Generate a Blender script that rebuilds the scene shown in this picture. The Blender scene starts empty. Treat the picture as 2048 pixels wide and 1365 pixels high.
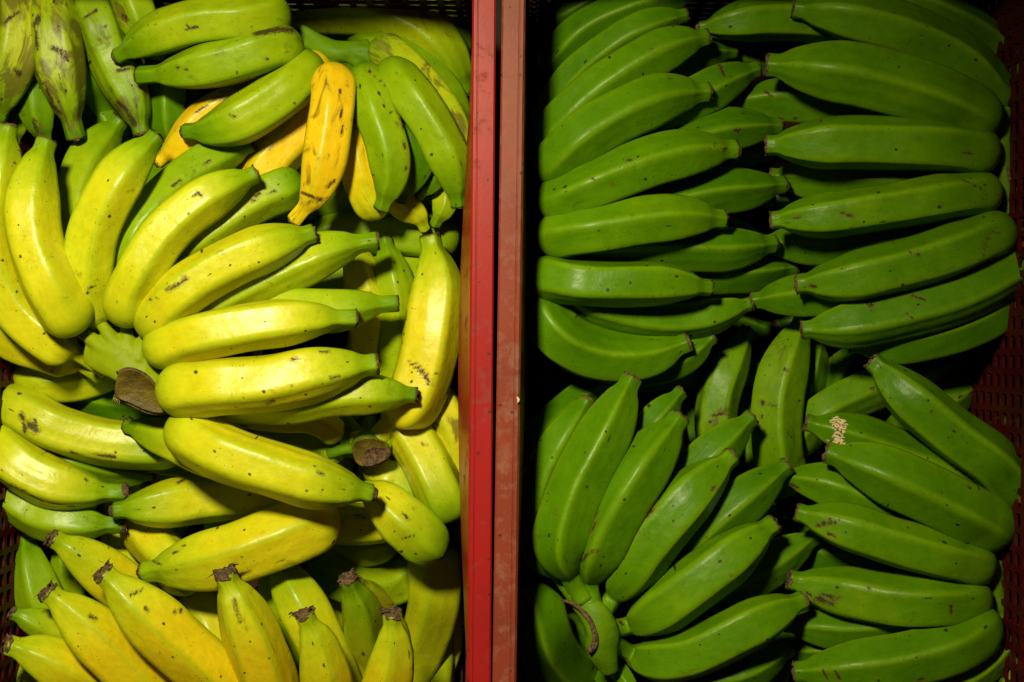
import bpy, math, random
import numpy as np

# ------------------------------------------------------------------ camera, world, lamp, exposure
S = 0.00042            # metres per photo pixel in the plane of the crate rims (z = 0)
HC = 1.18              # camera height above the rims
CU, CV = 1024.0, 682.5
scene = bpy.context.scene
col = scene.collection

def P(u, v, z=0.0):
    k = S * (HC - z) / HC
    return ((u - CU) * k, (CV - v) * k, z)

cam_d = bpy.data.cameras.new("camera")
cam = bpy.data.objects.new("camera", cam_d)
col.objects.link(cam)
cam.location = (0, 0, HC)
cam_d.sensor_width = 36.0
cam_d.lens = 18.0 / (1024 * S / HC)
cam_d.clip_start = 0.01
cam_d.clip_end = 50
scene.camera = cam

world = bpy.data.worlds.new("World")
scene.world = world
world.use_nodes = True
world.node_tree.nodes["Background"].inputs[0].default_value = (1.0, 0.93, 0.82, 1)
world.node_tree.nodes["Background"].inputs[1].default_value = 0.007

# one shaded market lamp hanging beyond the far left, its pool of light on the left crate
lamp_d = bpy.data.lights.new("market_lamp", 'SPOT')
lamp_d.spot_size = math.radians(81)
lamp_d.spot_blend = 1.0
lamp_d.shadow_soft_size = 0.075
lamp_d.energy = 108.0
lamp_d.color = (1.0, 0.92, 0.58)
lamp = bpy.data.objects.new("market_lamp", lamp_d)
col.objects.link(lamp)
lamp.location = (-0.30, 0.47, 1.12)
from mathutils import Vector
lamp.rotation_euler = (Vector((-0.22, -0.22, -0.06)) - lamp.location).to_track_quat('-Z', 'Y').to_euler()

vs = scene.view_settings
vs.view_transform = 'Standard'
vs.look = 'None'
vs.exposure = 0.0
vs.gamma = 1.0

# ------------------------------------------------------------------ materials
def newmat(name):
    m = bpy.data.materials.new(name)
    m.use_nodes = True
    nt = m.node_tree
    for n in list(nt.nodes):
        nt.nodes.remove(n)
    out = nt.nodes.new("ShaderNodeOutputMaterial")
    b = nt.nodes.new("ShaderNodeBsdfPrincipled")
    nt.links.new(b.outputs[0], out.inputs[0])
    return m, nt, b

class G:
    """small helper for node graphs"""
    def __init__(s, nt): s.nt = nt
    def n(s, t, **kw):
        x = s.nt.nodes.new(t)
        for k, v in kw.items(): setattr(x, k, v)
        return x
    def l(s, a, b): s.nt.links.new(a, b)
    def setin(s, sock, v):
        if hasattr(v, "is_output"): s.l(v, sock)
        else: sock.default_value = v
    def math(s, op, a, b=0.0, c=None, clamp=False):
        x = s.n("ShaderNodeMath", operation=op, use_clamp=clamp)
        s.setin(x.inputs[0], a); s.setin(x.inputs[1], b)
        if c is not None: s.setin(x.inputs[2], c)
        return x.outputs[0]
    def ss(s, v, a, b):
        x = s.n("ShaderNodeMapRange", interpolation_type='SMOOTHSTEP')
        s.setin(x.inputs[0], v); x.inputs[1].default_value = a; x.inputs[2].default_value = b
        return x.outputs[0]
    def noise(s, vec, scale, detail=3, rough=0.55, dist=0.0):
        x = s.n("ShaderNodeTexNoise")
        s.l(vec, x.inputs["Vector"]); x.inputs["Scale"].default_value = scale
        x.inputs["Detail"].default_value = detail; x.inputs["Roughness"].default_value = rough
        x.inputs["Distortion"].default_value = dist
        return x.outputs["Fac"]
    def mix(s, f, a, b, mode='MIX'):
        x = s.n("ShaderNodeMix", data_type='RGBA', blend_type=mode)
        s.setin(x.inputs[0], f); s.setin(x.inputs[6], a); s.setin(x.inputs[7], b)
        return x.outputs[2]
    def attr(s, name):
        return s.n("ShaderNodeAttribute", attribute_name=name)
    def scaled(s, vec, sc):
        x = s.n("ShaderNodeVectorMath", operation='MULTIPLY')
        s.l(vec, x.inputs[0]); x.inputs[1].default_value = sc
        return x.outputs[0]

def make_skin():
    m, nt, b = newmat("banana_skin")
    g = G(nt)
    sk = g.attr("skin").outputs["Vector"]
    ripe = g.attr("ripe").outputs["Fac"]
    scar = g.attr("scar").outputs["Fac"]
    pale = g.attr("pale").outputs["Fac"]
    ridge = g.attr("ridge").outputs["Fac"]
    age = g.attr("age").outputs["Fac"]
    big = g.noise(sk, 22, 2)
    r2 = g.math('ADD', ripe, g.math('MULTIPLY', g.math('SUBTRACT', big, 0.5), 0.14))
    ramp = g.n("ShaderNodeValToRGB")
    g.l(r2, ramp.inputs[0])
    cr = ramp.color_ramp
    stops = [(0.0, (0.012, 0.044, 0.0003)), (0.2, (0.044, 0.135, 0.0003)), (0.3, (0.090, 0.210, 0.0004)), (0.42, (0.24, 0.36, 0.002)),
             (0.6, (0.51, 0.53, 0.007)), (0.8, (0.74, 0.56, 0.006)), (1.0, (0.80, 0.47, 0.006))]
    cr.elements[0].position = 0; cr.elements[0].color = stops[0][1] + (1,)
    cr.elements[1].position = 1; cr.elements[1].color = stops[-1][1] + (1,)
    for p_, c in stops[1:-1]:
        e = cr.elements.new(p_); e.color = c + (1,)
    c = ramp.outputs[0]
    # pale ridge line of the skin
    c = g.mix(g.math('MULTIPLY', ridge, 0.5), c, (0.20, 0.34, 0.004, 1))
    # fibres running along the fruit
    st = g.noise(g.scaled(sk, (60, 900, 7)), 1.0, 3)
    c = g.mix(0.22, c, g.mix(st, (0.72, 0.74, 0.7, 1), (1.16, 1.14, 1.1, 1)), 'MULTIPLY')
    mot = g.noise(sk, 130, 5, 0.65)
    c = g.mix(0.75, c, g.mix(mot, (0.62, 0.66, 0.6, 1), (1.3, 1.26, 1.2, 1)), 'MULTIPLY')
    # faint grey-green scuffs
    sc = g.ss(g.noise(sk, 55, 6, 0.7, 0.6), 0.60, 0.72)
    c = g.mix(g.math('MULTIPLY', sc, 0.75), c, g.mix(0.6, c, (0.05, 0.065, 0.004, 1)))
    # brown bruising on the older fruit
    br = g.ss(g.math('ADD', g.noise(g.scaled(sk, (34, 60, 9)), 1.0, 6, 0.65, 0.8), g.math('MULTIPLY', age, 0.22)), 0.66, 0.80)
    c = g.mix(g.math('MULTIPLY', br, 0.75), c, (0.085, 0.055, 0.012, 1))
    # black specks: two sizes
    v1 = g.n("ShaderNodeTexVoronoi"); g.l(g.scaled(sk, (130, 150, 9)), v1.inputs["Vector"]); v1.inputs["Scale"].default_value = 1.0
    sep = g.n("ShaderNodeSeparateColor"); g.l(v1.outputs["Color"], sep.inputs[0])
    pick = g.ss(g.math('ADD', sep.outputs[0], g.math('MULTIPLY', age, 0.12)), 0.74, 0.80)
    rad = g.math('MULTIPLY', sep.outputs[1], 0.20)
    sp = g.math('MULTIPLY', pick, g.ss(g.math('SUBTRACT', g.math('ADD', v1.outputs["Distance"], g.math('MULTIPLY', g.math('SUBTRACT', g.noise(sk, 900, 2), .5), .25)), rad), 0.05, -0.02))
    v2 = g.n("ShaderNodeTexVoronoi"); g.l(g.scaled(sk, (330, 420, 9)), v2.inputs["Vector"]); v2.inputs["Scale"].default_value = 1.0
    sep2 = g.n("ShaderNodeSeparateColor"); g.l(v2.outputs["Color"], sep2.inputs[0])
    zone = g.ss(g.noise(sk, 28, 3), 0.42, 0.60)
    pick2 = g.math('MULTIPLY', g.ss(sep2.outputs[0], 0.72, 0.80), zone)
    sp2 = g.math('MULTIPLY', pick2, g.ss(v2.outputs["Distance"], 0.26, 0.12))
    spk = g.math('MAXIMUM', sp, g.math('MULTIPLY', sp2, 0.7))
    # short scratches
    v3 = g.n("ShaderNodeTexVoronoi"); g.l(g.scaled(sk, (40, 170, 9)), v3.inputs["Vector"]); v3.inputs["Scale"].default_value = 1.0
    sep3 = g.n("ShaderNodeSeparateColor"); g.l(v3.outputs["Color"], sep3.inputs[0])
    scr = g.math('MULTIPLY', g.ss(sep3.outputs[0], 0.90, 0.92), g.ss(g.math('ADD', v3.outputs["Distance"], g.math('MULTIPLY', g.noise(sk, 420, 3), .35)), 0.33, 0.24))
    spk = g.math('MAXIMUM', spk, g.math('MULTIPLY', scr, 0.8))
    c = g.mix(g.math('MULTIPLY', spk, 0.9), c, (0.022, 0.014, 0.006, 1))
    # drawn scars: ragged by noise
    sn = g.math('ADD', scar, g.math('MULTIPLY', g.math('SUBTRACT', g.noise(g.scaled(sk, (260, 420, 420)), 1.0, 5, 0.75, 1.2), 0.5), 2.4))
    halo = g.ss(sn, 0.0, 0.6)
    core = g.math('MULTIPLY', g.ss(sn, 0.50, 0.80), g.ss(scar, 0.05, 0.25))
    halo = g.math('MULTIPLY', halo, g.ss(scar, 0.03, 0.3))
    c = g.mix(g.math('MULTIPLY', halo, 0.45), c, (0.13, 0.07, 0.012, 1))
    c = g.mix(g.math('MULTIPLY', core, 0.9), c, (0.028, 0.016, 0.008, 1))
    pn = g.math('MULTIPLY', g.ss(g.math('ADD', pale, g.math('MULTIPLY', g.math('SUBTRACT', g.noise(sk, 260, 4), 0.5), 1.2)), 0.45, 0.55), g.ss(pale, .05, .3))
    cra = g.ss(g.noise(sk, 500, 3), 0.42, 0.5)
    c = g.mix(pn, c, g.mix(cra, (0.10, 0.06, 0.02, 1), (0.62, 0.50, 0.27, 1)))
    g.l(c, b.inputs["Base Color"])
    rr = g.math('ADD', 0.25, g.math('MULTIPLY', mot, 0.22))
    rr = g.math('ADD', rr, g.math('MULTIPLY', g.math('MAXIMUM', core, pn), 0.3))
    rr = g.math('ADD', rr, g.math('MULTIPLY', g.math('MAXIMUM', age, 0.0), 0.08))
    g.l(rr, b.inputs["Roughness"])
    sl = g.n("ShaderNodeMapRange"); g.l(ripe, sl.inputs[0])
    sl.inputs[1].default_value = 0.3; sl.inputs[2].default_value = 0.55; sl.inputs[3].default_value = 0.17; sl.inputs[4].default_value = 0.36
    g.l(sl.outputs[0], b.inputs["Specular IOR Level"])
    h = g.math('ADD', g.math('MULTIPLY', g.noise(sk, 60, 4, 0.5), 1.0), g.math('MULTIPLY', st, 0.05))
    h = g.math('SUBTRACT', h, g.math('MULTIPLY', scar, 0.12))
    h = g.math('ADD', h, g.math('MULTIPLY', pale, 0.2))
    bp = g.n("ShaderNodeBump"); bp.inputs["Strength"].default_value = 0.55; bp.inputs["Distance"].default_value = 0.0022
    g.l(h, bp.inputs["Height"]); g.l(bp.outputs[0], b.inputs["Normal"])
    return m

def simple_noise_mat(name, ca, cb, scale, rough=0.6, bump=0.002, bscale=200, stretch=(1, 1, 1), spec=0.3):
    m, nt, b = newmat(name)
    g = G(nt)
    tc = g.n("ShaderNodeTexCoord").outputs["Object"]
    v = g.scaled(tc, stretch)
    f = g.ss(g.noise(v, scale, 5, 0.65, 0.4), 0.3, 0.7)
    g.l(g.mix(f, ca + (1,), cb + (1,)), b.inputs["Base Color"])
    b.inputs["Roughness"].default_value = rough
    b.inputs["Specular IOR Level"].default_value = spec
    bp = g.n("ShaderNodeBump"); bp.inputs["Strength"].default_value = 0.8; bp.inputs["Distance"].default_value = bump
    g.l(g.noise(v, bscale, 4, 0.6), bp.inputs["Height"]); g.l(bp.outputs[0], b.inputs["Normal"])
    return m

def make_plastic(name, base, worn, dust, dust_amt, spec=0.18):
    m, nt, b = newmat(name)
    g = G(nt)
    tc = g.n("ShaderNodeTexCoord").outputs["Object"]
    n1 = g.noise(tc, 14, 4, 0.6)
    c = g.mix(g.ss(n1, 0.35, 0.7), base + (1,), worn + (1,))
    d = g.ss(g.math('ADD', g.noise(tc, 55, 7, 0.72, 0.3), g.math('MULTIPLY', g.noise(tc, 9, 2), 0.35)), 0.69 - 0.1 * dust_amt, 0.90 - 0.1 * dust_amt)
    c = g.mix(g.math('MULTIPLY', d, 0.65), c, dust + (1,))
    # grime blotches
    gr = g.ss(g.noise(tc, 70, 6, 0.75, 0.5), 0.63, 0.74)
    c = g.mix(g.math('MULTIPLY', gr, 0.7), c, (0.06, 0.03, 0.022, 1))
    # fine scratches in two directions
    for sx in ((900, 60, 60), (240, 420, 60)):
        s = g.ss(g.noise(g.scaled(tc, sx), 1.0, 2), 0.66, 0.72)
        c = g.mix(g.math('MULTIPLY', s, 0.28), c, dust + (1,))
    scf = g.math('MULTIPLY', g.ss(g.noise(g.scaled(tc, (620, 520, 300)), 1.0, 4, 0.7, 2.5), 0.66, 0.74), g.ss(g.noise(tc, 26, 3), 0.45, 0.62))
    c = g.mix(g.math('MULTIPLY', scf, 0.55 if dust_amt > 0.2 else 0.15), c, (0.62, 0.48, 0.36, 1))
    vo = g.n("ShaderNodeTexVoronoi"); g.l(tc, vo.inputs["Vector"]); vo.inputs["Scale"].default_value = 110
    sp = g.n("ShaderNodeSeparateColor"); g.l(vo.outputs["Color"], sp.inputs[0])
    nick = g.math('MULTIPLY', g.ss(sp.outputs[0], 0.80, 0.84), g.ss(vo.outputs["Distance"], 0.22, 0.12))
    c = g.mix(g.math('MULTIPLY', nick, 0.7), c, (0.03, 0.015, 0.012, 1))
    g.l(c, b.inputs["Base Color"])
    g.l(g.math('ADD', 0.34, g.math('MULTIPLY', d, 0.35)), b.inputs["Roughness"])
    b.inputs["Specular IOR Level"].default_value = spec
    h = g.math('ADD', g.noise(tc, 300, 4, 0.6), g.math('MULTIPLY', nick, -0.6))
    bp = g.n("ShaderNodeBump"); bp.inputs["Strength"].default_value = 0.12; bp.inputs["Distance"].default_value = 0.0004
    g.l(h, bp.inputs["Height"]); g.l(bp.outputs[0], b.inputs["Normal"])
    return m

M_SKIN = make_skin()
M_TIP = simple_noise_mat("dried_blossom_end", (0.020, 0.013, 0.009), (0.20, 0.115, 0.055), 260, 0.85, 0.002, 700)
M_CROWN = simple_noise_mat("crown_skin", (0.19, 0.26, 0.002), (0.27, 0.33, 0.003), 30, 0.5, 0.0012, 90, (1, 1, 1), 0.12)
M_CROWN_G = simple_noise_mat("green_crown_skin", (0.075, 0.165, 0.001), (0.12, 0.23, 0.001), 30, 0.5, 0.0012, 90, (1, 1, 1), 0.12)
M_FIBRE = simple_noise_mat("stalk_fibre", (0.35, 0.30, 0.08), (0.5, 0.42, 0.16), 200, 0.8)
M_RED = make_plastic("red_crate_plastic", (0.31, 0.011, 0.011), (0.25, 0.011, 0.010), (0.17, 0.04, 0.03), 0.0)
M_SALMON = make_plastic("faded_red_crate_plastic", (0.225, 0.038, 0.020), (0.18, 0.034, 0.020), (0.26, 0.105, 0.068), 0.5)
M_WALL = make_plastic("shade_dark_crate_wall_plastic", (0.060, 0.005, 0.005), (0.040, 0.004, 0.004), (0.05, 0.015, 0.012), 0.0, 0.08)  # crate red darkened: shade of the crate interior put into the wall colour
M_FLOOR = make_plastic("shade_dark_crate_floor", (0.045, 0.010, 0.008), (0.03, 0.010, 0.008), (0.05, 0.03, 0.02), 0.0)  # near-black base colour stands in for the shadow on the crate floor
M_GROUND = simple_noise_mat("shade_dark_concrete_ground", (0.018, 0.017, 0.016), (0.03, 0.028, 0.026), 12, 0.85, 0.002, 150)  # deep shadow around the crates painted into the ground colour
M_GRAIN = simple_noise_mat("rice_grain_husk", (0.55, 0.42, 0.20), (0.62, 0.50, 0.28), 300, 0.7)

# ------------------------------------------------------------------ mesh helpers
def link_mesh(name, verts, faces, mat, parent=None, smooth=False):
    me = bpy.data.meshes.new(name)
    me.from_pydata([tuple(v) for v in verts], [], faces)
    me.materials.append(mat)
    if smooth:
        me.polygons.foreach_set("use_smooth", [True] * len(me.polygons))
    me.update()
    o = bpy.data.objects.new(name, me)
    col.objects.link(o)
    if parent is not None:
        o.parent = parent
        o.location = -Vector(parent.location) if not parent.parent else (0, 0, 0)
    return o

def thing(name, loc, label, cat, group=None):
    o = bpy.data.objects.new(name, None)
    o.empty_display_size = 0.02
    col.objects.link(o)
    o.location = loc
    o["label"] = label; o["category"] = cat
    if group: o["group"] = group
    return o

def catmull(pts, n):
    """points (k,d) resampled to n at equal arc length"""
    p = np.asarray(pts, float)
    p = np.vstack([2 * p[0] - p[1], p, 2 * p[-1] - p[-2]])
    outp = []
    for i in range(1, len(p) - 2):
        t = np.linspace(0, 1, 24, endpoint=False)[:, None]
        a, b, c, d = p[i - 1], p[i], p[i + 1], p[i + 2]
        outp.append(0.5 * ((2 * b) + (-a + c) * t + (2 * a - 5 * b + 4 * c - d) * t ** 2 + (-a + 3 * b - 3 * c + d) * t ** 3))
    q = np.vstack(outp + [p[-2][None]])
    L = np.concatenate([[0], np.cumsum(np.linalg.norm(np.diff(q[:, :2], axis=0), axis=1))])
    s = np.linspace(0, L[-1], n)
    return np.stack([np.interp(s, L, q[:, k]) for k in range(q.shape[1])], 1), L[-1]

# ------------------------------------------------------------------ ground
gr = link_mesh("ground", [(-3, -3, -0.325), (3, -3, -0.325), (3, 3, -0.325), (-3, 3, -0.325)], [(0, 1, 2, 3)], M_GROUND)
gr["kind"] = "structure"

# ------------------------------------------------------------------ crates
DEPTH = 0.30
def perforated(nx, nz, w, h, th, hr, fn):
    """grid of cells with a rounded square hole each; fn maps (a, b, t) -> xyz"""
    V, F = [], []
    oct_ = []
    for k in range(8):
        a = math.pi / 4 * k
        oct_.append((math.cos(a), math.sin(a)))
    sq = [(1, 0), (1, 1), (0, 1), (-1, 1), (-1, 0), (-1, -1), (0, -1), (1, -1)]
    cw, ch = w / nx, h / nz
    for i in range(nx):
        for j in range(nz):
            cx, cz = (i + .5) * cw, (j + .5) * ch
            b0 = len(V)
            for t in (0, th):
                for (a, b) in sq: V.append(fn(cx + a * cw / 2, cz + b * ch / 2, t))
                for q, (a, b) in enumerate(oct_):
                    f = 1.22 if q % 2 else 1.0
                    V.append(fn(cx + a * f * hr, cz + b * f * hr, t))
            for k in range(8):
                k2 = (k + 1) % 8
                F.append((b0 + k, b0 + k2, b0 + 8 + k2, b0 + 8 + k))
                F.append((b0 + 16 + k2, b0 + 16 + k, b0 + 24 + k, b0 + 24 + k2))
                F.append((b0 + 8 + k, b0 + 8 + k2, b0 + 24 + k2, b0 + 24 + k))
    return V, F

def strip(fn, n, section):
    """section: list of (t, z) closed profile swept along a in 0..1 through fn(a, t, z)"""
    V, F = [], []
    m = len(section)
    for i in range(n + 1):
        for (t, z) in section: V.append(fn(i / n, t, z))
    for i in range(n):
        for k in range(m):
            k2 = (k + 1) % m
            F.append((i * m + k, i * m + k2, (i + 1) * m + k2, (i + 1) * m + k))
    F.append(tuple(range(m))[::-1]); F.append(tuple(n * m + k for k in range(m)))
    return V, F

def crate(cx, cy, w, l, rot, mat, label, bow, solid=()):
    """w, l outer size at the rim; bow: dict side -> inward bulge of that wall (m)"""
    root = thing("plastic_crate", (cx, cy, -DEPTH - 0.02), label, "crate", "perforated crates standing side by side")
    ca, sa = math.cos(rot), math.sin(rot)
    def W(x, y, z):
        return (cx + x * ca - y * sa, cy + x * sa + y * ca, z)
    RW = 0.0205           # rim width
    sides = {"right": (w / 2, l, (1, 0)), "left": (w / 2, l, (-1, 0)), "far": (l / 2, w, (0, 1)), "near": (l / 2, w, (0, -1))}
    for sname, (d, ln, nrm) in sides.items():
        bw = bow.get(sname, 0.0)
        def mapf(a, inset, z, d=d, ln=ln, nrm=nrm, bw=bw, corner=True):
            # a along the side -ln/2..ln/2, inset from the outer rim plane
            depth = -z
            k = max(0.0, 1 - (2 * a / ln) ** 2) ** 2.2
            ins = inset + 0.035 * max(0.0, depth - 0.02) + bw * k * min(1, depth / 0.07) * (1 if depth > 0.0 else 0)
            if nrm[0]: return W(nrm[0] * (d - ins), a, z)
            return W(a, nrm[1] * (d - ins), z)
        # rim: flat top with a raised lip line near its inner edge, hanging flange outside
        e = 0.0016
        sec = [(0.0006, -0.030), (0.0006, -e), (0.0006 + e, 0), (0.0150, 0), (0.0154, -0.0007), (0.0160, -0.0007), (0.0164, 0.0004), (RW - e, 0.0004), (RW, -e), (RW, -0.020), (RW - 0.004, -0.020), (0.0045, -0.030)]
        def rimf(a, t, z, mapf=mapf, ln=ln):
            half = ln / 2 - t        # mitred corners
            return mapf((2 * a - 1) * half, t, z)
        V, F = strip(rimf, 24, sec)
        o = link_mesh("rim", V, F, mat, root)
        # solid band under the rim
        zt = -0.0771 if sname in solid else -0.0245      # where the holes begin
        band = [(0.0165, -0.0205), (0.0195, -0.0205), (0.0195, -0.05 if sname in solid else -0.0225), (0.0195, zt), (0.0165, zt)]
        V, F = strip(lambda a, t, z: mapf((2 * a - 1) * (ln / 2 - 0.0198), t, z), 24, band)
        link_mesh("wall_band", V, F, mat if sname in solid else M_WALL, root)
        nx = int(round((ln - 0.04) / 0.0172)); nz = 12 if sname in solid else 15
        wl = ln - 0.042
        V, F = perforated(nx, nz, wl, 0.2863 + zt, 0.0028, 0.0063,
                          lambda a, b, t: mapf((a - wl / 2), 0.0166 + t, zt - 0.0002 - b))
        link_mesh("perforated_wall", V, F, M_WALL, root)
        # outer upright ribs
        for k in range(7):
            a0 = (k / 6 - .5) * (ln - 0.06)
            V, F = strip(lambda a, t, z: mapf(a0 + (a - .5) * 0.005, t, z), 1,
                         [(0.006, -0.0305), (0.0162, -0.0305), (0.0162, -0.285), (0.006, -0.285)])
            link_mesh("rib", V, F, mat, root)
    # floor with round holes
    fw, fl = w - 0.062, l - 0.062
    V, F = perforated(int(fw / 0.021), int(fl / 0.021), fw, fl, 0.003, 0.0062,
                      lambda a, b, t: W(a - fw / 2, b - fl / 2, -0.2895 + t))
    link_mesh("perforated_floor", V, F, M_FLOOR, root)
    # base frame under the walls
    for sname, (d, ln, nrm) in sides.items():
        def basef(a, t, z, d=d, ln=ln, nrm=nrm):
            half = ln / 2 - t
            if nrm[0]: return W(nrm[0] * (d - t), (2 * a - 1) * half, z)
            return W((2 * a - 1) * half, nrm[1] * (d - t), z)
        V, F = strip(basef, 2, [(0.018, -0.2865), (0.034, -0.2865), (0.034, -0.3245), (0.018, -0.3245)])
        link_mesh("base_frame", V, F, mat, root)
    return root

CW, CLN = 1140 * S, 1750 * S
cyy = P(0, 740, 0)[1]
lc = crate((962 + 26 - 570 - CU) * S, cyy, CW, CLN, math.radians(-0.42), M_RED,
           "bright red plastic crate holding the yellow bananas, left of the pair", {"right": 0.0115}, ("right",))
rc = crate((1018 - 26 + 570 - CU) * S, cyy, CW, CLN, math.radians(-0.80), M_SALMON,
           "faded dusty red plastic crate holding the green bananas, right of the pair", {"left": 0.004}, ("left",))

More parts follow.
